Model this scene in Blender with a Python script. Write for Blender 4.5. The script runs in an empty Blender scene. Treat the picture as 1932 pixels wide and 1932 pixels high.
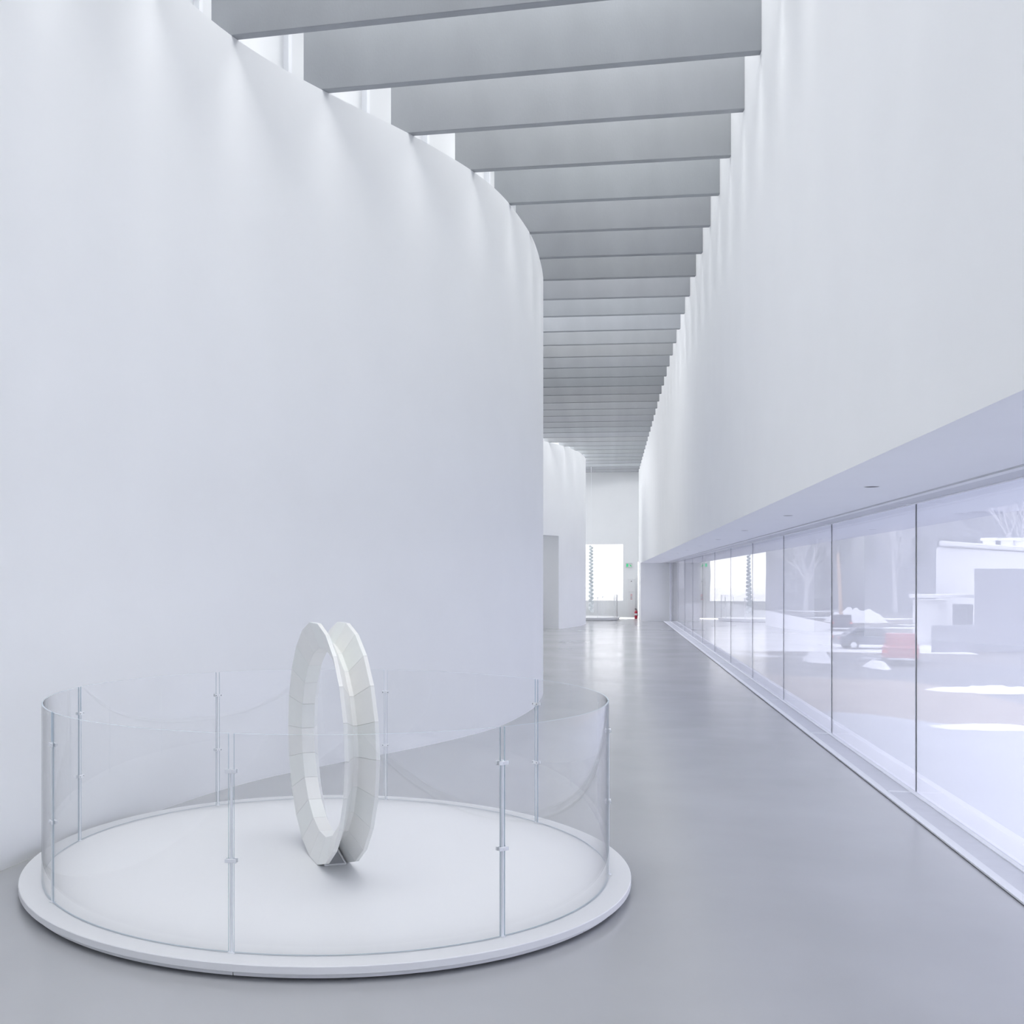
import bpy, bmesh, math, random
from mathutils import Vector, Matrix
random.seed(7)
scene = bpy.context.scene
C = scene.collection
PI = math.pi

# ------------------------------------------------------------------ camera
EYE = 1.70                       # camera height above the gallery floor
TH = math.radians(12.93)         # the corridor runs along +Y; the camera looks this far to its left
cd = bpy.data.cameras.new('camera')
cam = bpy.data.objects.new('camera', cd); C.objects.link(cam)
cam.location = (0, 0, EYE)
cam.rotation_euler = (PI / 2, 0, TH)
cd.sensor_width = 36.0
cd.lens = 36.0 * 1955 / 1932
cd.shift_x = 268 / 1932
cd.shift_y = 124 / 1932
cd.clip_start = 0.05; cd.clip_end = 1000
scene.camera = cam

# ------------------------------------------------------------------ sky, exposure
w = bpy.data.worlds.new('overcast_sky'); scene.world = w
w.use_nodes = True
bg = w.node_tree.nodes['Background']
bg.inputs[0].default_value = (0.975, 0.982, 1.0, 1)
bg.inputs[1].default_value = 3.9
vs = scene.view_settings
vs.view_transform = 'Standard'; vs.look = 'None'; vs.gamma = 1.0
vs.use_curve_mapping = False
vs.exposure = 0.09
cy = scene.cycles
cy.max_bounces = 10; cy.diffuse_bounces = 7; cy.glossy_bounces = 4
cy.transmission_bounces = 8; cy.transparent_max_bounces = 20
cy.use_adaptive_sampling = True; cy.adaptive_threshold = 0.02
cy.use_denoising = True
cy.caustics_reflective = False; cy.caustics_refractive = False

# ------------------------------------------------------------------ helpers
ct, st = math.cos(TH), math.sin(TH)
def W(x, z):
    """floor position given as metres right of / ahead of the viewpoint"""
    return (x * ct - z * st, x * st + z * ct)

def nd(nt, kind, **kw):
    n = nt.nodes.new(kind)
    for k, v in kw.items(): setattr(n, k, v)
    return n

def principled(name, col, rough=0.5, metal=0.0, noise=0.0, nscale=4.0, bump=0.0, bscale=60.0,
               spec=0.5, stretch=(1, 1, 1), rnd=None, rvar=0.0, detail=4.0, objcol=False):
    m = bpy.data.materials.new(name); m.use_nodes = True
    nt = m.node_tree; b = nt.nodes['Principled BSDF']
    b.inputs['Base Color'].default_value = (*col, 1)
    b.inputs['Roughness'].default_value = rough
    b.inputs['Metallic'].default_value = metal
    b.inputs['Specular IOR Level'].default_value = spec
    tc = nd(nt, 'ShaderNodeTexCoord'); mp = nd(nt, 'ShaderNodeMapping')
    mp.inputs['Scale'].default_value = stretch
    nt.links.new(tc.outputs['Object'], mp.inputs['Vector'])
    last = None
    if noise or rnd:
        nz = nd(nt, 'ShaderNodeTexNoise'); nz.inputs['Scale'].default_value = nscale
        nz.inputs['Detail'].default_value = detail
        nt.links.new(mp.outputs['Vector'], nz.inputs['Vector'])
        rp = nd(nt, 'ShaderNodeMapRange')
        rp.inputs['From Min'].default_value = 0.25; rp.inputs['From Max'].default_value = 0.75
        rp.inputs['To Min'].default_value = 1 - noise; rp.inputs['To Max'].default_value = 1 + noise
        nt.links.new(nz.outputs['Fac'], rp.inputs['Value'])
        mx = nd(nt, 'ShaderNodeMix', data_type='RGBA', blend_type='MULTIPLY')
        mx.inputs['Factor'].default_value = 1.0
        mx.inputs[6].default_value = (*col, 1)
        nt.links.new(rp.outputs['Result'], mx.inputs[7])
        last = mx.outputs[2]
        if rnd:
            oi = nd(nt, 'ShaderNodeObjectInfo')
            cr = nd(nt, 'ShaderNodeValToRGB')
            el = cr.color_ramp.elements
            el[0].color = (*rnd[0], 1); el[1].color = (*rnd[1], 1)
            nt.links.new(oi.outputs['Random'], cr.inputs['Fac'])
            m2 = nd(nt, 'ShaderNodeMix', data_type='RGBA', blend_type='MULTIPLY')
            m2.inputs['Factor'].default_value = 1.0
            nt.links.new(last, m2.inputs[6]); nt.links.new(cr.outputs['Color'], m2.inputs[7])
            last = m2.outputs[2]
        if objcol:
            oi = nd(nt, 'ShaderNodeObjectInfo')
            m2 = nd(nt, 'ShaderNodeMix', data_type='RGBA', blend_type='MULTIPLY')
            m2.inputs['Factor'].default_value = 1.0
            nt.links.new(last, m2.inputs[6]); nt.links.new(oi.outputs['Color'], m2.inputs[7])
            last = m2.outputs[2]
        nt.links.new(last, b.inputs['Base Color'])
        if rvar:
            rr = nd(nt, 'ShaderNodeMapRange')
            rr.inputs['To Min'].default_value = rough - rvar; rr.inputs['To Max'].default_value = rough + rvar
            nt.links.new(nz.outputs['Fac'], rr.inputs['Value'])
            nt.links.new(rr.outputs['Result'], b.inputs['Roughness'])
    if bump:
        bz = nd(nt, 'ShaderNodeTexNoise'); bz.inputs['Scale'].default_value = bscale
        bz.inputs['Detail'].default_value = 3
        nt.links.new(mp.outputs['Vector'], bz.inputs['Vector'])
        bp = nd(nt, 'ShaderNodeBump'); bp.inputs['Strength'].default_value = bump
        bp.inputs['Distance'].default_value = 0.01
        nt.links.new(bz.outputs['Fac'], bp.inputs['Height'])
        nt.links.new(bp.outputs['Normal'], b.inputs['Normal'])
    return m

def schlick(nt, f0):
    lw = nd(nt, 'ShaderNodeLayerWeight'); lw.inputs['Blend'].default_value = 0.5
    pw = nd(nt, 'ShaderNodeMath', operation='POWER'); pw.inputs[1].default_value = 5
    nt.links.new(lw.outputs['Facing'], pw.inputs[0])
    ma = nd(nt, 'ShaderNodeMath', operation='MULTIPLY_ADD')
    ma.inputs[1].default_value = 1 - f0; ma.inputs[2].default_value = f0
    nt.links.new(pw.outputs[0], ma.inputs[0])
    return ma.outputs[0]

def glass(name, tint=(1, 1, 1), f0=0.04, veil=0.0, veilcol=(0.9, 0.9, 0.95), wave=0.0):
    m = bpy.data.materials.new(name); m.use_nodes = True
    nt = m.node_tree; nt.nodes.remove(nt.nodes['Principled BSDF'])
    out = nt.nodes['Material Output']
    tr = nd(nt, 'ShaderNodeBsdfTransparent'); tr.inputs[0].default_value = (*tint, 1)
    gl = nd(nt, 'ShaderNodeBsdfGlossy'); gl.inputs['Roughness'].default_value = 0.0
    if wave:
        tc = nd(nt, 'ShaderNodeTexCoord'); nz = nd(nt, 'ShaderNodeTexNoise')
        nz.inputs['Scale'].default_value = 0.9; nz.inputs['Detail'].default_value = 1
        nt.links.new(tc.outputs['Object'], nz.inputs['Vector'])
        bp = nd(nt, 'ShaderNodeBump'); bp.inputs['Strength'].default_value = wave
        bp.inputs['Distance'].default_value = 0.02
        nt.links.new(nz.outputs['Fac'], bp.inputs['Height'])
        nt.links.new(bp.outputs['Normal'], gl.inputs['Normal'])
    base = tr.outputs[0]
    if veil:
        df = nd(nt, 'ShaderNodeBsdfDiffuse'); df.inputs[0].default_value = (*veilcol, 1)
        tl = nd(nt, 'ShaderNodeBsdfTranslucent'); tl.inputs[0].default_value = (*veilcol, 1)
        a = nd(nt, 'ShaderNodeMixShader'); a.inputs[0].default_value = 0.5
        nt.links.new(df.outputs[0], a.inputs[1]); nt.links.new(tl.outputs[0], a.inputs[2])
        b = nd(nt, 'ShaderNodeMixShader'); b.inputs[0].default_value = veil
        nt.links.new(tr.outputs[0], b.inputs[1]); nt.links.new(a.outputs[0], b.inputs[2])
        base = b.outputs[0]
    mx = nd(nt, 'ShaderNodeMixShader')
    nt.links.new(schlick(nt, f0), mx.inputs[0])
    nt.links.new(base, mx.inputs[1]); nt.links.new(gl.outputs[0], mx.inputs[2])
    nt.links.new(mx.outputs[0], out.inputs['Surface'])
    return m

def box(bm, x0, x1, y0, y1, z0, z1, mi=0):
    v = [bm.verts.new(p) for p in ((x0, y0, z0), (x1, y0, z0), (x1, y1, z0), (x0, y1, z0),
                                   (x0, y0, z1), (x1, y0, z1), (x1, y1, z1), (x0, y1, z1))]
    for f in ((3, 2, 1, 0), (4, 5, 6, 7), (0, 1, 5, 4), (1, 2, 6, 5), (2, 3, 7, 6), (3, 0, 4, 7)):
        bm.faces.new([v[i] for i in f]).material_index = mi
    return v

def lathe(bm, prof, n=48, cap=True, a0=0.0, a1=2 * PI):
    """revolve (r, z) pairs about Z"""
    full = abs(a1 - a0 - 2 * PI) < 1e-6
    k = n if full else n + 1
    rings = []
    for r, z in prof:
        if r < 1e-6: rings.append([bm.verts.new((0, 0, z))])
        else: rings.append([bm.verts.new((r * math.cos(a0 + (a1 - a0) * i / n), r * math.sin(a0 + (a1 - a0) * i / n), z)) for i in range(k)])
    for A, B in zip(rings, rings[1:]):
        for i in range(n):
            j = (i + 1) % k
            if len(A) == 1 and len(B) == 1: continue
            if len(A) == 1: bm.faces.new((A[0], B[j], B[i]))
            elif len(B) == 1: bm.faces.new((A[i], A[j], B[0]))
            else: bm.faces.new((A[i], A[j], B[j], B[i]))

def tube(bm, a, b, r0, r1, n=8):
    a, b = Vector(a), Vector(b); d = (b - a).normalized()
    u = d.orthogonal().normalized(); v = d.cross(u)
    A = [bm.verts.new(a + (u * math.cos(2 * PI * i / n) + v * math.sin(2 * PI * i / n)) * r0) for i in range(n)]
    B = [bm.verts.new(b + (u * math.cos(2 * PI * i / n) + v * math.sin(2 * PI * i / n)) * r1) for i in range(n)]
    for i in range(n):
        j = (i + 1) % n; bm.faces.new((A[i], A[j], B[j], B[i]))
    bm.faces.new(A[::-1]); bm.faces.new(B)

def obj(name, bm, mats, parent=None, smooth=False, bevel=0.0, loc=None):
    me = bpy.data.meshes.new(name)
    bmesh.ops.recalc_face_normals(bm, faces=bm.faces)
    bm.to_mesh(me); bm.free()
    for m in (mats if isinstance(mats, (list, tuple)) else [mats]): me.materials.append(m)
    if smooth:
        for p in me.polygons: p.use_smooth = True
    o = bpy.data.objects.new(name, me); C.objects.link(o)
    if parent: o.parent = parent
    if loc: o.location = loc
    if bevel:
        bv = o.modifiers.new('bevel', 'BEVEL'); bv.width = bevel; bv.segments = 2
        bv.limit_method = 'ANGLE'; bv.angle_limit = math.radians(40)
    if smooth:
        try:
            me.set_sharp_from_angle(angle=math.radians(35))
        except Exception: pass
    return o

def boxobj(name, dims, mat, parent=None, bevel=0.0):
    bm = bmesh.new(); box(bm, *dims); return obj(name, bm, mat, parent, bevel=bevel)

def empty(name, loc=(0, 0, 0), rz=0.0):
    o = bpy.data.objects.new(name, None); C.objects.link(o)
    o.location = loc; o.rotation_euler = (0, 0, rz); o.empty_display_size = 0.2
    return o

def tag(o, label, cat, group=None):
    o['label'] = label; o['category'] = cat
    if group: o['group'] = group
    return o

def structure(o):
    o['kind'] = 'structure'; return o

def inst(src, parent=None, name=None):
    c = src.copy(); C.objects.link(c)
    c.parent = parent
    if name: c.name = name
    return c

# ------------------------------------------------------------------ materials
M = {}
M['wall'] = principled('white_plaster', (0.83, 0.84, 0.85), 0.85, noise=0.012, nscale=1.5, bump=0.02, bscale=120, spec=0.2)
M['soffit'] = principled('soffit_paint', (0.92, 0.93, 0.96), 0.8, noise=0.01, nscale=2, spec=0.2)  # lighter and bluer than the wall, standing in for bounced daylight
M['concrete'] = principled('precast_concrete', (0.37, 0.385, 0.405), 0.75, noise=0.07, nscale=2.2, bump=0.08, bscale=70,
                           spec=0.25, stretch=(1, 1, 0.45), objcol=True)
M['floor'] = principled('polished_concrete', (0.40, 0.405, 0.415), 0.20, noise=0.07, nscale=0.7, bump=0.03, bscale=2.2,
                        spec=0.5, rvar=0.05, detail=8.0)
M['white'] = principled('white_lacquer', (0.765, 0.77, 0.78), 0.45, noise=0.006, nscale=3, spec=0.35)
M['frame'] = principled('white_frame_paint', (0.90, 0.91, 0.94), 0.45, noise=0.01, nscale=4)
M['infill'] = principled('grey_grille_panel', (0.70, 0.71, 0.75), 0.5, noise=0.03, nscale=9)
M['dark'] = principled('painted_shadow_dark', (0.12, 0.125, 0.14), 0.7, noise=0.05)
M['steel'] = principled('satin_steel', (0.82, 0.835, 0.86), 0.45, metal=0.0, noise=0.02, nscale=30)
M['clear'] = glass('clear_curved_glass', (0.997, 0.998, 0.998), 0.045)
M['inner'] = glass('coated_inner_face', (0.998, 0.999, 0.999), 0.03)
M['seal'] = principled('pale_joint_seal', (0.80, 0.82, 0.88), 0.6, noise=0.02)
M['edge'] = principled('glass_edge', (0.50, 0.59, 0.65), 0.15, noise=0.02, nscale=40)
M['win_in'] = glass('window_glass', (0.97, 0.97, 1.0), 0.07, wave=0.05)
M['win_frit'] = glass('fritted_window_glass', (0.87, 0.89, 1.0), 0.04, veil=0.68, veilcol=(0.81, 0.83, 0.955))
M['end_glass'] = glass('end_window_glass', (0.70, 0.70, 0.71), 0.04, veil=0.12)
M['cast'] = principled('cast_milky_glass', (0.81, 0.815, 0.80), 0.32, noise=0.035, nscale=6, bump=0.05, bscale=35,
                       rnd=((0.985, 1.0, 0.985), (1.0, 0.99, 0.98)), spec=0.45)
M['black'] = principled('black_rubber', (0.03, 0.03, 0.032), 0.6, noise=0.05)

# ------------------------------------------------------------------ dimensions
T = 6.10            # top of the curved walls = underside of the beams
XR = 1.25           # face of the right wall
SOF = 2.28          # soffit over the window
XG = 2.36           # window glass
YE = 44.6           # end wall
YB = -9.0           # back wall behind the viewpoint
YN = 41.9           # window recess ends here
BAY = 3.15
JOINTS = [8.91 + BAY * k for k in range(-5, 11)]

# ------------------------------------------------------------------ structure: floor and right wall
bm = bmesh.new(); box(bm, -14, 2.62, YB, YE + 0.3, -0.4, 0.0)
structure(obj('floor', bm, M['floor']))

bm = bmesh.new()
box(bm, XR, 2.066, YB, YE, SOF, 7.5)                # upper mass with the soffit
box(bm, 2.066, 2.107, YB, YE, SOF + 0.09, 7.5)      # dark slot
box(bm, 2.107, 2.62, YB, YE, SOF + 0.03, 7.5)
box(bm, XR, 2.62, YN, YE, 0, SOF)                   # pier past the window
box(bm, XR, 2.62, YB, YB + 1.2, 0, SOF)
bmesh.ops.remove_doubles(bm, verts=bm.verts, dist=1e-5)
for f in bm.faces:
    f.normal_update()
    c_ = f.calc_center_median()
    if abs(f.normal.z) > 0.9 and abs(c_.z - SOF) < 0.001 and c_.x < 2.066: f.material_index = 1
structure(obj('wall_right', bm, [M['wall'], M['soffit']]))

# added canopy out of view along the window, holds back the high sky light
structure(boxobj('added_sky_blocker', (2.62, 5.0, YB, YE, SOF + 0.35, SOF + 0.7), M['wall']))

# end wall with its window and a slim daylight gap at the floor and the corner
WX0, WX1, WZ0, WZ1 = -1.95, 0.62, 0.74, 3.11
bm = bmesh.new()
x0, x1, z0 = -14.0, XR - 0.03, 0.04
box(bm, x0, WX0, YE, YE + 0.25, z0, 9)
box(bm, WX1, x1, YE, YE + 0.25, z0, 9)
box(bm, WX0, WX1, YE, YE + 0.25, z0, WZ0)
box(bm, WX0, WX1, YE, YE + 0.25, WZ1, 9)
box(bm, x1, XR, YE, YE + 0.25, 2.35, 9)
structure(obj('wall_end', bm, M['wall']))
structure(boxobj('wall_back', (-14, 2.62, YB - 0.25, YB, 0, 9), M['wall']))

win2 = structure(empty('window_2', (0, YE + 0.2, 0)))
boxobj('pane', (WX0, WX1, -0.01, 0.01, WZ0, WZ1), M['end_glass'], win2)

# ------------------------------------------------------------------ structure: long window in the right wall
win = structure(empty('window_1', (XG, 0, 0)))
y_first, y_last = YB + 1.2, YN
js = [y for y in JOINTS if y_first < y < y_last]
edges = [y_first] + js + [y_last - 0.32]
for a, b in zip(edges, edges[1:]):
    bm = bmesh.new(); box(bm, 0, 0.008, a + 0.006, b - 0.006, 0.014, SOF + 0.02)
    for f in bm.faces:
        n = f.calc_center_median()
        if n.x > 0.0075: f.material_index = 1
        elif n.x > 0.001: f.material_index = 2
    obj('pane', bm, [M['win_in'], M['win_frit'], M['seal']], win)
for j in js:
    boxobj('joint_seal', (-0.002, 0.008, j - 0.006, j + 0.006, 0.02, SOF + 0.02), M['seal'], win)
boxobj('end_seal', (-0.03, 0.03, y_last - 0.33, y_last - 0.29, 0.02, SOF + 0.02), M['infill'], win)
boxobj('end_panel', (-0.02, 0.02, y_last - 0.28, y_last, 0.02, SOF + 0.02), M['frame'], win)
for nm, za, zb in (('sill_frame', 0.0, 0.014), ('head_frame', SOF - 0.002, SOF + 0.028)):
    fr = empty(nm); fr.parent = win
    boxobj('front_strip', (-0.258, -0.202, y_first, y_last, za, zb), M['frame'], fr)
    boxobj('back_strip', (-0.036, -0.001, y_first, y_last, za, zb), M['frame'], fr)
    for a, b in zip([y_first] + js, js + [y_last]):
        boxobj('infill_panel', (-0.208, -0.036, a + 0.02, b - 0.02, za + 0.004, zb - 0.006), M['infill'], fr)
    for j in js:
        boxobj('cross_strip', (-0.208, -0.036, j - 0.02, j + 0.02, za, zb), M['frame'], fr)
boxobj('shadow_strip', (-0.262, -0.258, y_first, y_last, -0.004, 0.003), M['dark'], win)  # dark strip painting in the line of shade along the sill edge

# ------------------------------------------------------------------ structure: curved white walls on the left
def spline(pts, n=10):
    P = [Vector(p) for p in pts]; out = []
    for i in range(len(P) - 1):
        p0 = P[max(i - 1, 0)]; p1 = P[i]; p2 = P[i + 1]; p3 = P[min(i + 2, len(P) - 1)]
        t1 = (p2 - p0) * 0.5; t2 = (p3 - p1) * 0.5
        for k in range(n):
            t = k / n; t2_, t3_ = t * t, t * t * t
            out.append((2 * t3_ - 3 * t2_ + 1) * p1 + (t3_ - 2 * t2_ + t) * t1 + (-2 * t3_ + 3 * t2_) * p2 + (t3_ - t2_) * t2)
    out.append(P[-1]); return out

near_plan = [(-2.35, -9.2), (-2.6, -5.0), (-2.75, -1.0), (-2.72, 2.0), (-2.52, 4.3), (-2.146, 6.01), (-1.72, 7.12),
             (-1.223, 8.271), (-1.140, 8.409), (-0.573, 9.180), (-0.440, 9.340), (0.253, 10.108), (0.394, 10.265),
             (1.005, 11.042), (1.099, 11.186), (1.542, 11.964), (1.929, 12.916), (2.183, 13.676),
             (2.332, 14.218), (2.479, 14.882), (2.62, 15.75), (2.60, 16.6), (2.2, 17.8), (1.2, 18.8), (-0.5, 19.5), (-3.0, 20.0)]
# thin out the measured points so that the curve stays fair
near_plan = [near_plan[i] for i in (0, 1, 2, 3, 4, 5, 6, 8, 10, 12, 14, 15, 16, 17, 19, 20, 21, 22, 23, 24, 25)]
near = [Vector(W(p.x, p.y)) for p in spline(near_plan, 10)]
def smooth_path(P, it):
    for _ in range(it):
        P = [P[0]] + [(P[i - 1] + 2 * P[i] + P[i + 1]) / 4 for i in range(1, len(P) - 1)] + [P[-1]]
    return P
near = smooth_path(near, 14)
far_plan = [(-1.5, 27.5), (1.5, 29.3), (3.6, 31.2), (4.8, 32.5), (5.667, 33.471), (6.304, 34.367), (6.848, 35.326),
            (7.315, 36.295), (7.772, 37.563), (8.05, 38.7), (8.0, 39.6), (7.3, 40.6), (5.5, 41.2), (3.0, 41.5)]
far = [Vector(W(p.x, p.y)) for p in spline(far_plan, 10)]
far = smooth_path(far, 6)

def normals(P):
    N = []
    for i in range(len(P)):
        d = (P[min(i + 1, len(P) - 1)] - P[max(i - 1, 0)]).normalized()
        N.append(Vector((-d.y, d.x)))          # to the left of travel: away from the corridor
    return N

def ribbon(bm, P, th, z0, z1):
    N = normals(P); rows = []
    for p, n in zip(P, N):
        q = p + n * th
        rows.append([bm.verts.new((p.x, p.y, z0)), bm.verts.new((p.x, p.y, z1)), bm.verts.new((q.x, q.y, z1)), bm.verts.new((q.x, q.y, z0))])
    for A, B in zip(rows, rows[1:]):
        for k in range(4):
            l = (k + 1) % 4; bm.faces.new((A[k], A[l], B[l], B[k]))
    bm.faces.new(rows[0]); bm.faces.new(rows[-1][::-1])

def offset(P, d): return [p + n * d for p, n in zip(P, normals(P))]

bm = bmesh.new(); ribbon(bm, near, 0.22, 0, T)
structure(obj('wall_left', bm, M['wall'], smooth=True))

# second curved wall, with a tall opening into the next gallery
iA, iB = 30, 49                # the opening lies between these stations of the curve
bm = bmesh.new()
ribbon(bm, far[:iA + 1], 0.35, 0, T); ribbon(bm, far[iA:iB + 1], 0.35, 3.08, T); ribbon(bm, far[iB:], 0.35, 0, T)
structure(obj('wall_left_far', bm, M['wall'], smooth=True))
# short lining walls that frame the opening towards the gallery behind
nB = normals(far)[iB]; b0 = far[iB]; nA = normals(far)[iA]; a0 = far[iA]
bm = bmesh.new()
ribbon(bm, [b0 + nB * 0.34, b0 + nB * 2.6], -0.2, 0, 3.6)
ribbon(bm, [a0 + nA * 0.34, a0 + nA * 2.6], 0.2, 0, 3.6)
ribbon(bm, [a0 + nA * 2.6, b0 + nB * 2.6], 0.2, 0, 3.6)
ribbon(bm, [a0 + nA * 0.3, b0 + nB * 0.3], 1.3, 3.6, 3.75)  # added half-depth lid that sets how dim the passage is
structure(obj('wall_passage', bm, M['wall']))

# upper white wall behind the beam ends, with slim posts
up = offset(near, 0.60)[:170]
bm = bmesh.new(); ribbon(bm, up, 0.15, T - 0.5, T + 1.6)
ribbon(bm, offset(near, 0.03)[:170], 0.70, T + 1.26, T + 1.5)  # added roof strip, screens the upper wall from the sky
upw = structure(obj('wall_left_upper', bm, M['wall'], smooth=True))
acc = 0.22
for i in range(1, len(up)):
    acc += (up[i] - up[i - 1]).length
    if acc > 1.1:
        acc -= 1.1
        d = (up[i] - up[i - 1]).normalized(); n = Vector((d.y, -d.x))
        p = up[i] + n * 0.03
        bm = bmesh.new()
        wv = 0.022
        vs_ = []
        for z in (T - 0.5, T + 1.3):
            for (s, t) in ((-wv, -0.03), (wv, -0.03), (wv, 0.04), (-wv, 0.04)):
                q = p + d * s + n * t; vs_.append(bm.verts.new((q.x, q.y, z)))
        for f in ((3, 2, 1, 0), (4, 5, 6, 7), (0, 1, 5, 4), (1, 2, 6, 5), (2, 3, 7, 6), (3, 0, 4, 7)):
            bm.faces.new([vs_[g] for g in f])
        obj('post', bm, M['frame'], upw)

structure(boxobj('added_gallery_slab', (-14, -3.0, 18.5, 29.0, T + 1.3, T + 1.5), M['wall']))  # added unseen slab, keeps sky light off the far right wall

# outer left wall closing the galleries behind
structure(boxobj('wall_left_outer', (-14.25, -14, YB, YE, 0, 9), M['wall']))

# ------------------------------------------------------------------ structure: ceiling of concrete beams
ceil = structure(empty('ceiling', (0, 0, T)))
YAW = [(-13, 1.0), (0, 1.6), (1, 2.3), (2, 3.3), (3, 4.7), (5, 6.2), (7, 7.3), (22, 7.0), (33, 4.5)]
def yaw(k):
    for (a, va), (b, vb) in zip(YAW, YAW[1:]):
        if a <= k <= b: return va + (vb - va) * (k - a) / (b - a)
    return YAW[-1][1]
def seg_hit(P, o, d):
    best = None
    for a, b in zip(P, P[1:]):
        e = b - a; den = d.x * e.y - d.y * e.x
        if abs(den) < 1e-9: continue
        t = ((a.x - o.x) * e.y - (a.y - o.y) * e.x) / den
        s = ((a.x - o.x) * d.y - (a.y - o.y) * d.x) / den
        if t > 0.3 and 0 <= s <= 1 and (best is None or t < best): best = t
    return best
BT, BD = 0.085, 1.22
# the castings differ a little in tone
TONE = [0.95, 1.0, 1.07, 1.05, 1.05, 0.97, 0.90, 0.90, 1.05, 1.10, 1.12, 1.08, 1.0, 0.92, 0.84, 0.78, 0.80, 0.84, 0.92, 0.90, 0.88, 0.86,
        0.92, 0.96, 1.0, 1.0, 0.98, 0.97, 0.95, 0.95, 0.95, 1.15, 0.92]
for k in range(-13, 34):
    y = 8.06 + 1.1 * k
    a = math.radians(yaw(k)); d = Vector((-math.cos(a), -math.sin(a)))
    o = Vector((XR - 0.001, y))
    hits = [h for h in (seg_hit(near, o, d), seg_hit(far, o, d)) if h]
    L = (min(hits) + 0.17) if hits else 8.0
    L = min(L, 9.0)
    bm = bmesh.new()
    c = 0.006
    # cross-section with small arrises on the lower edges
    sec = [(0, BD), (0, c), (c, 0.0005), (BT - c, 0.0005), (BT, c), (BT, BD)]
    A = [bm.verts.new((0, s, z)) for s, z in sec]; B = [bm.verts.new((-L, s, z)) for s, z in sec]
    for i in range(len(sec)):
        j = (i + 1) % len(sec); bm.faces.new((A[i], A[j], B[j], B[i]))
    bm.faces.new(A[::-1]); bm.faces.new(B)
    b = obj('beam', bm, M['concrete'], ceil)
    b.location = (o.x, o.y, 0); b.rotation_euler = (0, 0, a)
    tv = TONE[k % len(TONE)] if k < 0 or k >= len(TONE) else TONE[k]
    b.color = (tv * random.uniform(0.99, 1.01), tv, tv * random.uniform(0.98, 1.01), 1)

# ------------------------------------------------------------------ recessed downlights in the soffit
ORD = ['nearest', 'second', 'third', 'fourth', 'fifth', 'sixth', 'seventh', 'eighth', 'ninth', 'tenth', 'eleventh']
proto = None
for k in range(11):
    y = 7.14 + 3.14 * k
    r = empty('recessed_downlight', (1.637, y, SOF))
    tag(r, ('nearest recessed downlight in the white soffit above the window' if k == 0 else
            ORD[k] + ' recessed downlight along the soffit counting from the near end'), 'downlight', 'recessed downlights in the soffit')
    if proto is None:
        bm = bmesh.new(); lathe(bm, [(0.044, -0.0005), (0.047, -0.003), (0.050, -0.0005)], 32)
        tr_ = obj('trim_ring', bm, M['frame'], r, smooth=True)
        bm = bmesh.new(); lathe(bm, [(0.044, -0.0015), (0.040, -0.001), (0, -0.001)], 32)
        ba = obj('baffle', bm, M['black'], r, smooth=True)
        proto = (tr_, ba)
    else:
        for s in proto: inst(s, r)

# ------------------------------------------------------------------ display platform, barrier and ring sculpture
H = EYE / 1.0443
PT = EYE - H                                   # platform top above the floor
PC = W(-0.1495 * H, 3.7173 * H)
RO, RG, RP = 1.0537 * H, 0.9762 * H, 0.9786 * H
def platform(name, centre, R, top, label, mat):
    p = empty(name, (centre[0], centre[1], 0)); tag(p, label, 'platform')
    t1 = top - 0.036
    bm = bmesh.new()
    lathe(bm, [(0, t1), (R - 0.004, t1), (R, t1 + 0.003), (R, top - 0.003), (R - 0.003, top), (0, top)], 160)
    obj('top_board', bm, mat, p, smooth=True)
    n = 6
    for i in range(n):
        a0 = 2 * PI * i / n - 0.5 + 0.001; a1 = 2 * PI * (i + 1) / n - 0.5 - 0.001
        bm = bmesh.new()
        lathe(bm, [(R - 0.07, 0.012), (R - 0.03, 0.012), (R - 0.03, t1 - 0.001), (R - 0.07, t1 - 0.001), (R - 0.07, 0.012)], 28, a0=a0, a1=a1)
        obj('skirt_panel', bm, mat, p, smooth=True)
    bm = bmesh.new(); lathe(bm, [(R - 0.09, 0.0), (R - 0.075, 0.0), (R - 0.075, t1), (R - 0.09, t1), (R - 0.09, 0)], 96)
    obj('recessed_base', bm, M['black'], p, smooth=True)
    return p
platform('round_platform', PC, RO, PT, 'large low white round platform carrying the ring sculpture', M['white'])

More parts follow.
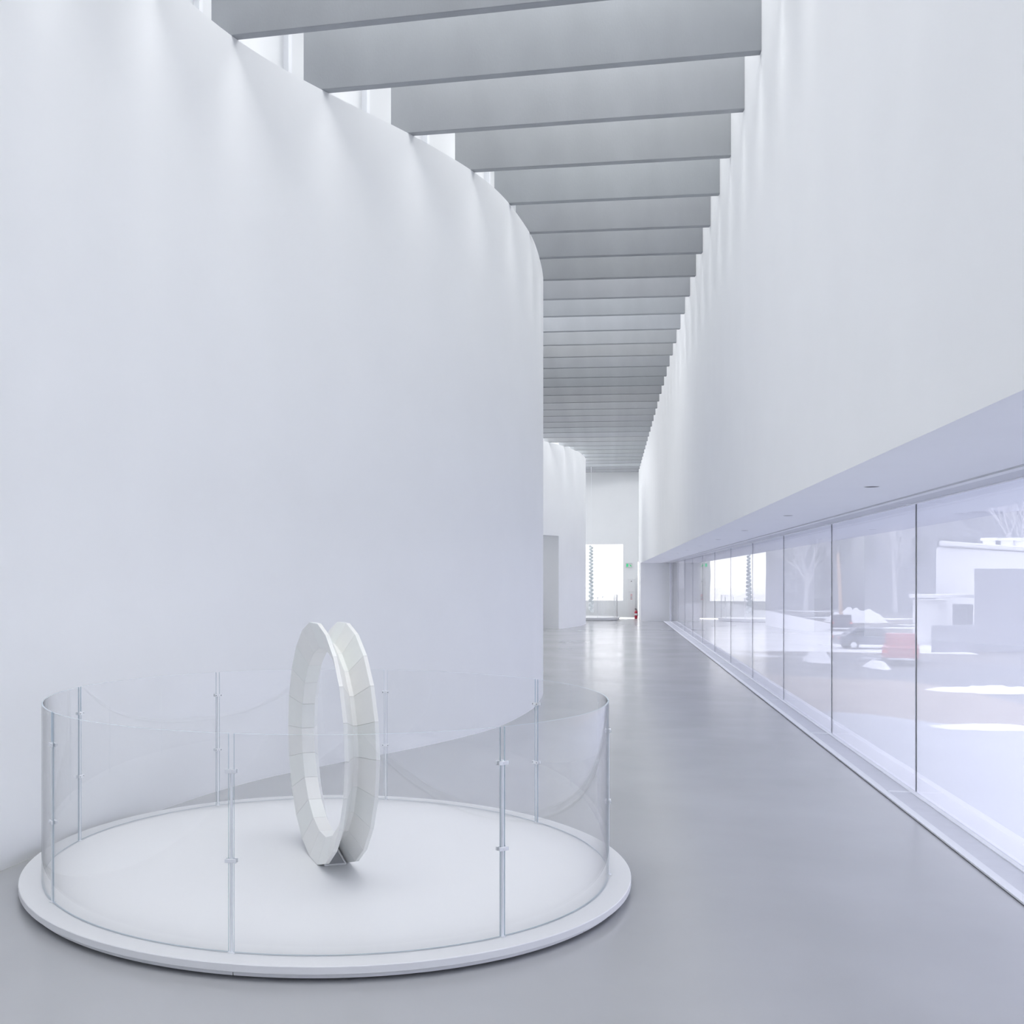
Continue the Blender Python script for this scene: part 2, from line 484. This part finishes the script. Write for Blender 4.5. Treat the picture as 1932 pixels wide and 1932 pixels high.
def barrier(name, centre, top, rg, rp, hg, hp, phase, label, dseg=26, screws=True, edge='edge'):
    b = empty(name, (centre[0], centre[1], top)); tag(b, label, 'barrier')
    pane0 = post0 = None
    for i in range(8):
        a = phase + i * PI / 4
        gap = 0.0125 / rg
        if pane0 is None:
            bm = bmesh.new(); t = 0.008
            a0, a1 = gap, PI / 4 - gap
            prev = None
            for s in range(dseg + 1):
                q = a0 + (a1 - a0) * s / dseg
                cs, sn = math.cos(q), math.sin(q)
                cur = [bm.verts.new(((rg + dr) * cs, (rg + dr) * sn, z)) for dr, z in ((0, 0.004), (0, hg), (t, hg), (t, 0.004))]
                if prev:
                    for k in range(4):
                        l = (k + 1) % 4
                        f = bm.faces.new((prev[k], prev[l], cur[l], cur[k])); f.smooth = True
                        f.material_index = 1 if k in (1, 3) else (2 if k == 0 else 0)
                else: bm.faces.new(cur).material_index = 1
                prev = cur
            bm.faces.new(prev[::-1]).material_index = 1
            pane0 = obj('curved_pane', bm, [M['clear'], M[edge], M['inner']], b)
            pane0.data.set_sharp_from_angle(angle=math.radians(35))
            pane = pane0
        else:
            pane = inst(pane0, b)
        pane.rotation_euler = (0, 0, a)
        if post0 is None:
            bm = bmesh.new(); lathe(bm, [(0, 0), (0.0068, 0), (0.0068, hp), (0, hp)], 16)
            post0 = obj('post', bm, M['steel'], b, smooth=True)
            base = bmesh.new(); lathe(base, [(0, 0), (0.016, 0), (0.016, 0.004), (0, 0.004)], 20)
            obj('foot_plate', base, M['steel'], post0, smooth=True)
            dx = rg - rp
            for z in (hp * 0.5, hp - 0.012):
                boxobj('clamp', (dx - 0.012, dx - 0.0015, -0.026, 0.026, z - 0.009, z + 0.009), M['steel'], post0, bevel=0.0015)
                boxobj('clamp', (dx + t + 0.0015, dx + t + 0.010, -0.026, 0.026, z - 0.009, z + 0.009), M['steel'], post0, bevel=0.0015)
                cb = bmesh.new()
                tube(cb, (dx - 0.014, 0, z), (dx + t + 0.012, 0, z), 0.004, 0.004, 10)
                obj('clamp_bolt', cb, M['steel'], post0)
                if screws:
                    for sy in (-0.019, 0.019):
                        cb = bmesh.new(); tube(cb, (dx - 0.0135, sy, z), (dx - 0.0115, sy, z), 0.003, 0.003, 10)
                        obj('screw', cb, M['black'], post0)
            post = post0
        else:
            post = inst(post0, b)
            for ch in post0.children: inst(ch, post)
        post.location = (rp * math.cos(a), rp * math.sin(a), 0); post.rotation_euler = (0, 0, a)
    return b
# post angles were read in the viewpoint's frame: turn them into the building's frame
barrier('glass_barrier', PC, PT, RG, RP, 0.585 * H, 0.492 * H, -1.798 + TH,
        'round clear glass barrier on slim steel posts enclosing the ring sculpture')

# ring: a faceted pulley-like ring of milky cast glass standing on edge
RC = W(-0.235, 5.99); R1 = 0.69
ring = empty('ring_sculpture', (RC[0], RC[1], PT)); ring.rotation_euler = (0, 0, TH + math.radians(16.6))
tag(ring, 'upright faceted ring of milky white cast glass with a grooved rim', 'sculpture')
NS = 22
sec = [(-0.096, R1), (-0.074, R1 + 0.001), (-0.012, R1 - 0.118), (0.012, R1 - 0.118), (0.074, R1 + 0.001), (0.096, R1),
       (0.040, R1 - 0.150), (-0.040, R1 - 0.150)]
apo = math.cos(PI / NS)
bm = bmesh.new(); rows = []
for sgn in (-1, 1):
    q = sgn * (PI / NS - 0.0008)
    rows.append([bm.verts.new((s, r * math.sin(q), -r * math.cos(q))) for s, r in sec])
for i in range(len(sec)):
    j = (i + 1) % len(sec); bm.faces.new((rows[0][i], rows[0][j], rows[1][j], rows[1][i]))
bm.faces.new(rows[0]); bm.faces.new(rows[1][::-1])
seg0 = obj('glass_segment', bm, M['cast'], ring, bevel=0.0018)
for i in range(NS):
    s = seg0 if i == 0 else inst(seg0, ring)
    s.location = (0, 0, R1 * apo + 0.002); s.rotation_euler = (2 * PI * i / NS, 0, 0)
# triangular steel cradle in the groove at the foot
cr = empty('cradle'); cr.parent = ring
def tri(bm, y0, y1, s, zb, ht):
    v = [bm.verts.new(p) for y in (y0, y1) for p in ((-s, y, zb), (s, y, zb), (0, y, zb + ht))]
    bm.faces.new(v[:3]); bm.faces.new(v[3:][::-1])
    for i in range(3):
        j = (i + 1) % 3; bm.faces.new((v[i], v[j], v[3 + j], v[3 + i]))
bm = bmesh.new(); tri(bm, -0.128, 0.128, 0.056, 0.004, 0.100)
obj('cradle_core', bm, principled('grey_steel_plate', (0.30, 0.31, 0.32), 0.5, metal=0.4, noise=0.03), cr)
for ys in (-1, 1):
    bm = bmesh.new(); y = ys * 0.1335
    P3 = [Vector((-0.062, y, 0.0055)), Vector((0.062, y, 0.0055)), Vector((0, y, 0.116))]
    for i in range(3): tube(bm, P3[i], P3[(i + 1) % 3], 0.0055, 0.0055, 6)
    obj('cradle_rim', bm, M['white'], cr)

# ------------------------------------------------------------------ far end: hanging beads, second platform and fittings
EC = (-0.72, 43.0)
platform('round_platform', EC, 1.20, 0.12, 'small white round platform under the hanging beads at the far end', M['white'])
barrier('glass_barrier', EC, 0.12, 1.10, 1.085, 0.90, 0.80, 0.3, 'distant round glass barrier around the hanging bead strand',
        dseg=10, screws=False, edge='frame')
strand = empty('bead_strand', (EC[0] + 0.06, EC[1] - 0.1, 0.35)); tag(strand, 'long hanging strand of pale glass beads before the end window', 'sculpture')
M['bead'] = glass('pale_glass_bead', (1, 1, 1), 0.04, veil=1.0, veilcol=(0.90, 0.93, 0.94))
bm = bmesh.new(); tube(bm, (0, 0, 0), (0, 0, T - 0.35 + 0.2), 0.006, 0.006, 6); obj('cable', bm, M['steel'], strand)
bead0 = None; z = 2.62; i = 0
while z > 0.0:
    rr = 0.054 + 0.024 * (1 - z / 2.62)
    if bead0 is None:
        bm = bmesh.new(); bmesh.ops.create_uvsphere(bm, u_segments=12, v_segments=8, radius=1.0)
        bead0 = obj('bead', bm, M['bead'], strand, smooth=True); bd = bead0
    else: bd = inst(bead0, strand)
    q = 1 if i % 2 else -1
    bd.location = (0.036 * q, 0.012 * q, z); bd.scale = (rr, rr, rr)
    z -= rr * 1.15; i += 1

sign = empty('exit_sign', (0.86, YE - 0.02, 2.22)); tag(sign, 'small clear exit sign with green marks on the end wall', 'sign')
boxobj('panel', (-0.14, 0.14, -0.012, 0.0, -0.10, 0.10), principled('sign_panel', (0.72, 0.76, 0.75), 0.25, noise=0.01), sign, bevel=0.004)
boxobj('bracket', (-0.15, 0.15, -0.02, 0.015, 0.10, 0.12), M['steel'], sign)
mg = bpy.data.materials.new('lit_green'); mg.use_nodes = True
bgn = mg.node_tree.nodes['Principled BSDF']
bgn.inputs['Base Color'].default_value = (0.05, 0.6, 0.25, 1)
bgn.inputs['Emission Color'].default_value = (0.10, 0.75, 0.33, 1); bgn.inputs['Emission Strength'].default_value = 0.25
boxobj('green_mark', (-0.105, -0.03, -0.018, -0.010, -0.065, 0.065), mg, sign)
bm = bmesh.new()
v = [bm.verts.new(p) for p in ((0.035, -0.018, 0.03), (0.055, -0.018, 0.03), (0.105, -0.018, -0.045), (0.085, -0.018, -0.06), (0.05, -0.018, -0.03))]
bm.faces.new(v); bmesh.ops.solidify(bm, geom=bm.faces[:], thickness=0.006)
obj('green_mark', bm, mg, sign)

cab = empty('hose_cabinet', (0.955, YE, 0.05)); tag(cab, 'narrow white wall cabinet with a red label beside the extinguisher', 'cabinet')
boxobj('body', (-0.15, 0.15, -0.10, -0.002, 0, 1.62), M['white'], cab, bevel=0.004)
boxobj('door', (-0.142, 0.142, -0.112, -0.10, 0.01, 1.06), M['white'], cab, bevel=0.003)
boxobj('upper_door', (-0.142, 0.142, -0.112, -0.10, 1.07, 1.61), M['white'], cab, bevel=0.003)
bm = bmesh.new(); tube(bm, (0.0, -0.112, 1.50), (0.0, -0.118, 1.50), 0.02, 0.02, 12); obj('lock', bm, M['black'], cab)
lab = boxobj('label_plate', (-0.045, 0.045, -0.1145, -0.112, 0.74, 0.98), principled('label_paper', (0.75, 0.70, 0.71), 0.5, noise=0.02), cab)
for zz, cc in ((0.955, (0.62, 0.22, 0.24)), (0.90, (0.62, 0.22, 0.24)), (0.85, (0.35, 0.33, 0.36)), (0.80, (0.35, 0.33, 0.36)), (0.76, (0.62, 0.22, 0.24))):
    boxobj('print_row', (-0.035, 0.035, -0.1155, -0.1145, zz - 0.012, zz + 0.008), principled('print', cc, 0.6, noise=0.05), lab)

ext = empty('fire_extinguisher', (1.14, YE - 0.25, 0.0)); tag(ext, 'red fire extinguisher with white band standing by the end wall', 'extinguisher')
M['red'] = principled('red_enamel', (0.42, 0.02, 0.05), 0.3, noise=0.03)
bm = bmesh.new(); lathe(bm, [(0, 0), (0.058, 0), (0.062, 0.01), (0.062, 0.27), (0.05, 0.31), (0.025, 0.335), (0.02, 0.35), (0, 0.35)], 24)
obj('cylinder', bm, M['red'], ext, smooth=True)
bm = bmesh.new(); lathe(bm, [(0.0628, 0.14), (0.0632, 0.141), (0.0632, 0.22), (0.0628, 0.221)], 24); obj('band', bm, M['white'], ext, smooth=True)
bm = bmesh.new(); tube(bm, (0, 0, 0.35), (0, 0, 0.38), 0.018, 0.016, 10); box(bm, -0.05, 0.03, -0.012, 0.012, 0.385, 0.40); box(bm, -0.05, 0.03, -0.01, 0.01, 0.405, 0.418)
obj('valve', bm, M['black'], ext)
bm = bmesh.new()
hp_ = [Vector((0.02, 0, 0.37)), Vector((0.07, -0.01, 0.35)), Vector((0.088, -0.02, 0.26)), Vector((0.080, -0.02, 0.12))]
for a, b in zip(hp_, hp_[1:]): tube(bm, a, b, 0.009, 0.009, 8)
obj('hose', bm, M['black'], ext)

# ------------------------------------------------------------------ outdoors beyond the long window
GZ = -3.0
gm = bpy.data.materials.new('winter_ground'); gm.use_nodes = True
nt = gm.node_tree; b = nt.nodes['Principled BSDF']; b.inputs['Roughness'].default_value = 0.9
tc = nd(nt, 'ShaderNodeTexCoord')
def noise(scale, detail, seed):
    n = nd(nt, 'ShaderNodeTexNoise', noise_dimensions='4D'); n.inputs['Scale'].default_value = scale
    n.inputs['Detail'].default_value = detail; n.inputs['W'].default_value = seed
    nt.links.new(tc.outputs['Object'], n.inputs['Vector']); return n.outputs['Fac']
def ramp(fac, a, b_, c0, c1):
    r = nd(nt, 'ShaderNodeValToRGB'); e = r.color_ramp.elements
    e[0].position = a; e[1].position = b_; e[0].color = (*c0, 1); e[1].color = (*c1, 1)
    nt.links.new(fac, r.inputs['Fac']); return r.outputs['Color']
base = ramp(noise(0.06, 5, 1.3), 0.42, 0.58, (0.13, 0.135, 0.155), (0.20, 0.18, 0.165))
snow = ramp(noise(0.11, 6, 4.2), 0.56, 0.60, (0, 0, 0), (1, 1, 1))
mx = nd(nt, 'ShaderNodeMix', data_type='RGBA')
nt.links.new(snow, mx.inputs[0]); nt.links.new(base, mx.inputs[6]); mx.inputs[7].default_value = (0.85, 0.86, 0.90, 1)
nt.links.new(mx.outputs[2], b.inputs['Base Color'])
bm = bmesh.new(); box(bm, -60, 420, -200, 480, GZ - 0.5, GZ)
structure(obj('ground', bm, gm))
bm = bmesh.new(); box(bm, -260, 22, 70, 480, GZ - 0.2, GZ + 0.05)
sf = structure(obj('snowfield', bm, principled('open_snow', (0.88, 0.88, 0.91), 0.9, noise=0.03, nscale=0.2)))
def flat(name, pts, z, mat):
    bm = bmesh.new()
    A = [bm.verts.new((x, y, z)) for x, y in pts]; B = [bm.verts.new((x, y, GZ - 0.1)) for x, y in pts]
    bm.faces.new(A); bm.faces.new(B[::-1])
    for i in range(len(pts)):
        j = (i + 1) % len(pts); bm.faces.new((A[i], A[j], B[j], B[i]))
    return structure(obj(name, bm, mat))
edge_near = [(2.82, 41.17), (5.65, 39.67), (7.56, 38.67), (8.70, 38.32), (10.21, 36.61), (11.45, 35.67), (12.41, 35.37), (18.11, 29.81), (23.40, 19.74)]
edge_far = [(3.71, 54.20), (7.56, 53.04), (10.08, 51.56), (12.96, 51.20), (14.33, 48.43), (14.87, 42.40), (21.73, 35.77), (26.75, 22.56)]
flat('shade_tinted_snow_apron', [(2.62, 44)] + edge_near + [(60, -40), (2.62, -40)], GZ + 0.04, principled('snow_with_painted_shade', (0.385, 0.40, 0.44), 0.9, noise=0.06, nscale=0.4))  # bluish grey snow with the building's shadow painted into its colour
flat('sun_tinted_gravel', edge_far + edge_near[::-1], GZ + 0.03, principled('gravel_with_painted_sun', (0.30, 0.25, 0.21), 0.9, noise=0.08, nscale=0.6, detail=8))  # tan gravel with sunlight painted in, beyond the building's shadow edge
# foundation below the gallery so that the building stands on the ground
structure(boxobj('wall_foundation', (-14, 2.5, YB, YE, GZ, -0.42), M['concrete']))

M['hill'] = principled('wooded_hill', (0.24, 0.245, 0.275), 0.95, noise=0.3, nscale=0.05, detail=8)
bm = bmesh.new()
rows = []
for i in range(41):
    t = 0.303 + 0.972 * i / 40
    rowv = []
    for Z, h in ((190, -0.2), (215, 16 + 3 * math.sin(i * 0.9)), (260, 34 + 4 * math.sin(i * 0.53 + 1)), (330, 40)):
        x, y = W(t * Z, Z); rowv.append(bm.verts.new((x, y, GZ + h)))
    rows.append(rowv)
for A, B in zip(rows, rows[1:]):
    for k in range(3): bm.faces.new((A[k], A[k + 1], B[k + 1], B[k]))
structure(obj('hill', bm, M['hill'], smooth=True))

M['facade'] = principled('pale_facade', (0.85, 0.845, 0.84), 0.7, noise=0.03, nscale=0.6)
M['greyfac'] = principled('grey_facade', (0.24, 0.245, 0.28), 0.8, noise=0.05, nscale=0.5)
M['snow'] = principled('snow', (0.88, 0.88, 0.91), 0.8, noise=0.05, nscale=1.2, bump=0.4, bscale=2)
M['glassdark'] = principled('dark_glazing', (0.10, 0.11, 0.13), 0.1, noise=0.02)

def quadbox(name, p0, p1, depth, z0, z1, mat, parent=None, bevel=0.0):
    """upright slab whose front runs from p0 to p1 and which goes back by depth"""
    a = Vector(p0); c = Vector(p1); n = ((a + c) * 0.5).normalized()
    bm = bmesh.new(); vv = []
    for z in (z0, z1):
        for q in (a, c, c + n * depth, a + n * depth): vv.append(bm.verts.new((q.x, q.y, z)))
    for f in ((3, 2, 1, 0), (4, 5, 6, 7), (0, 1, 5, 4), (1, 2, 6, 5), (2, 3, 7, 6), (3, 0, 4, 7)):
        bm.faces.new([vv[i] for i in f])
    return obj(name, bm, mat, parent, bevel=bevel)

# white building with a capped roof edge, seen through the nearest big pane
wb = empty('white_building', (*(26.05, 88.06), GZ)); tag(wb, 'white windowless building with a capped roof edge outside the nearest pane', 'building')
def child(o): 
    o.parent = wb; o.matrix_parent_inverse = Matrix.Translation(wb.location).inverted(); return o
child(quadbox('main_wall', (23.46, 83.36), (49.17, 122.10), 30, GZ, 3.994, M['facade'], bevel=0.2))
child(quadbox('roof_cap', (23.56, 82.98), (48.89, 121.42), 30, 3.994 + 0.03, 4.421, M['facade'], bevel=0.1))
child(quadbox('front_block', (23.78, 76.25), (29.00, 77.45), 5, GZ, 2.300, M['greyfac']))
child(quadbox('canopy', (20.11, 77.46), (24.43, 78.46), 3, 0.320, 0.538, M['facade']))
child(quadbox('annex', (20.65, 78.61), (22.94, 79.14), 3.5, GZ, 0.116, M['facade']))
child(quadbox('dark_door', (23.31, 79.12), (24.70, 79.44), 3, GZ, -0.178, M['greyfac']))
for p in ((34.06, 105.29), (35.67, 105.66), (36.67, 105.89)):
    bm = bmesh.new()
    tube(bm, (p[0], p[1], 3.158), (p[0], p[1], 5.247), 0.5, 0.5, 10)
    tube(bm, (p[0], p[1], 5.102), (p[0], p[1], 5.345), 0.7, 0.7, 10)
    child(obj('roof_vent', bm, M['facade']))

rw = quadbox('retaining_wall', (19.62, 70.68), (28.07, 74.16), 0.6, GZ, -1.269, M['greyfac'], bevel=0.03)
tag(rw, 'long grey retaining wall standing before the white building', 'wall')
gb = empty('office_building', (*(36.88, 162.37), GZ)); tag(gb, 'wide grey flat-roofed building behind the parked vehicles', 'building')
def childg(o):
    o.parent = gb; o.matrix_parent_inverse = Matrix.Translation(gb.location).inverted(); return o
childg(quadbox('main_wall', (20.43, 158.59), (67.54, 169.41), 20, GZ, 11.291, M['greyfac']))
childg(quadbox('roof_edge', (20.07, 158.10), (67.73, 169.04), 20, 11.291, 11.521, M['greyfac']))
for i in range(12):
    t = 0.377 + 0.02455 * i
    childg(quadbox('window', W(t * 149.8, 149.8), W((t + 0.0133) * 149.8, 149.8), 1, 4.002, 7.454, M['glassdark']))

# vehicles
def car(name, label, p, L, rz, body_col, kind, cat):
    c = empty(name, (p[0], p[1], GZ), rz); tag(c, label, cat, 'vehicles parked outside')
    bmat = principled(name + '_paint', body_col, 0.3, noise=0.02)
    if kind == 'pickup':
        prof = [(-L / 2, 0.45), (L / 2, 0.45), (L / 2, 0.95), (L * 0.22, 1.02), (L * 0.12, 1.02), (L * 0.12, 1.0), (-L / 2, 1.0)]
        cab_ = [(-0.02 * L, 1.0), (L * 0.24, 1.0), (L * 0.17, 1.62), (0.0, 1.62)]
    else:
        prof = [(-L / 2, 0.35), (L / 2, 0.35), (L / 2, 0.72), (L * 0.25, 0.88), (-L * 0.4, 0.92), (-L / 2, 0.85)]
        cab_ = [(-L * 0.40, 0.90), (L * 0.25, 0.88), (L * 0.08, 1.42), (-L * 0.26, 1.42)]
    def ex(poly, wd, nm, mt):
        bm = bmesh.new()
        A = [bm.verts.new((x, -wd, z)) for x, z in poly]; B = [bm.verts.new((x, wd, z)) for x, z in poly]
        for i in range(len(poly)):
            j = (i + 1) % len(poly); bm.faces.new((A[i], A[j], B[j], B[i]))
        bm.faces.new(A[::-1]); bm.faces.new(B)
        return obj(nm, bm, mt, c, bevel=0.04)
    ex(prof, 0.88, 'body', bmat); cb = ex(cab_, 0.78, 'cabin', bmat)
    sc_ = [(x * 0.93 + (cab_[0][0] + cab_[1][0]) * 0.035, z - 0.06 if z > 1.3 else z + 0.06) for x, z in cab_]
    bm = bmesh.new()
    for s in (-1, 1):
        f = bm.faces.new([bm.verts.new((x, s * 0.785, z)) for x, z in sc_])
    bmesh.ops.solidify(bm, geom=bm.faces[:], thickness=0.01)
    obj('side_glass', bm, M['glassdark'], cb)
    for s in (-1, 1):
        for e in (-0.31, 0.31):
            bm = bmesh.new(); tube(bm, (e * L, s * 0.72, 0.34), (e * L, s * 0.90, 0.34), 0.34, 0.34, 18)
            wheel = obj('wheel', bm, M['black'], c)
            bm = bmesh.new(); tube(bm, (e * L, s * 0.90, 0.34), (e * L, s * 0.91, 0.34), 0.19, 0.19, 12)
            obj('hub', bm, M['steel'], wheel)
    ml = principled(name + '_lamp', (0.75, 0.10, 0.05), 0.25, noise=0.02)
    for s in (-1, 1):
        boxobj('tail_lamp', (-L / 2 - 0.02, -L / 2 + 0.02, s * 0.72 - 0.12, s * 0.72 + 0.12, 0.70, 0.86), ml, c)
    return c
face = TH - math.radians(30)
car('pickup_truck', 'red pickup truck parked outside beside the white building', (15.72, 62.09), 5.0, TH + PI / 2 - math.radians(28), (0.42, 0.08, 0.09), 'pickup', 'truck')
car('dark_car', 'dark car with red tail lamps parked by the snow bank', (20.23, 99.04), 4.4, TH + PI / 2 - math.radians(24), (0.04, 0.035, 0.07), 'sedan', 'car')
car('grey_car', 'grey blue car parked between the dark car and red truck', (16.92, 73.65), 4.5, TH - math.radians(10), (0.10, 0.11, 0.15), 'sedan', 'car')
pl = empty('wooden_pole', (*(22.87, 111.96), GZ)); tag(pl, 'tall orange wooden pole rising behind the dark car', 'pole')
bm = bmesh.new(); tube(bm, (0, 0, 0), (-0.35, 0, 7.2), 0.2, 0.13, 10); obj('shaft', bm, principled('orange_wood', (0.55, 0.38, 0.27), 0.8, noise=0.08, nscale=8), pl)
bm = bmesh.new(); tube(bm, (-1.2, 0, 7.0), (0.8, 0, 7.0), 0.06, 0.06, 6); obj('crossarm', bm, M['greyfac'], pl)

def bank(name, label, p0, p1, hgt, seed):
    a = Vector(p0); c = Vector(p1); rnd = random.Random(seed)
    bm = bmesh.new(); n = 26; m = 7; d = c - a; nrm = Vector((-d.y, d.x)).normalized(); rows = []
    dep = max(2.5, hgt * 3)
    for i in range(n + 1):
        t = i / n; env = math.sin(PI * t) ** 0.5
        hh = hgt * env * (0.55 + 0.45 * rnd.random())
        rows.append([])
        for k in range(m + 1):
            s = k / m; q = a + d * t + nrm * (s - 0.5) * dep * (0.4 + 0.6 * env)
            rows[-1].append(bm.verts.new((q.x, q.y, GZ - 0.02 + hh * math.sin(PI * s) * (0.85 + 0.3 * rnd.random()))))
    for A, B in zip(rows, rows[1:]):
        for k in range(m): bm.faces.new((A[k], A[k + 1], B[k + 1], B[k]))
    o = obj(name, bm, M['snow'], smooth=True); tag(o, label, 'snow', 'snow banks outside'); return o
bank('snow_bank', 'long white snow bank behind the dark car', (22.66, 118.06), (28.58, 119.42), 1.6, 1)
bank('snow_bank', 'low ridge of snow nearest the white building', (12.89, 47.08), (17.97, 48.24), 0.28, 2)
bank('snow_bank', 'small snow heap left of the red truck', (13.28, 58.45), (14.03, 58.63), 0.5, 3)
bank('snow_bank', 'thin snow strip between sun-tinted gravel and shade-tinted apron', (9.63, 35.35), (13.34, 36.20), 0.14, 4)
bank('snow_bank', 'snow patch low behind the second and third panes', (10.79, 61.99), (12.12, 62.29), 0.7, 5)

# bare trees
M['bark'] = principled('frosted_bark', (0.55, 0.54, 0.56), 0.9, noise=0.15, nscale=4)
def tree(p, h, seed, label):
    rnd = random.Random(seed)
    t = empty('bare_tree', (p[0], p[1], GZ)); tag(t, label, 'tree', 'bare trees outside')
    bt = bmesh.new(); bb = bmesh.new()
    def grow(bm, a, d, ln, r, lev):
        b_ = a + d * ln; tube(bm, a, b_, r, r * 0.65, 5 if lev else 8)
        if lev >= 4: return
        for k in range(4 if lev < 3 else 3):
            nd_ = (d + Vector((rnd.uniform(-1, 1), rnd.uniform(-1, 1), rnd.uniform(-0.15, 0.7))) * 0.75).normalized()
            grow(bb, a + d * ln * rnd.uniform(0.55, 1.0), nd_, ln * rnd.uniform(0.55, 0.75), r * 0.5, lev + 1)
    grow(bt, Vector((0, 0, -0.1)), Vector((rnd.uniform(-.05, .05), rnd.uniform(-.05, .05), 1)).normalized(), h * 0.38, h * 0.02, 0)
    obj('trunk', bt, M['bark'], t, smooth=True); obj('branches', bb, M['bark'], t, smooth=True)
tree((47.25, 139.10), 19, 11, 'tall bare tree above the white building roof')
tree((62.13, 219.47), 22, 12, 'bare tree left of the tall one behind the white building')
tree((83.18, 265.34), 26, 13, 'bare tree between the two others behind the white building')
tree((37.91, 152.35), 15, 14, 'bare tree rising behind the red truck')
tree((25.12, 144.28), 15, 15, 'bare tree farthest along the long window')
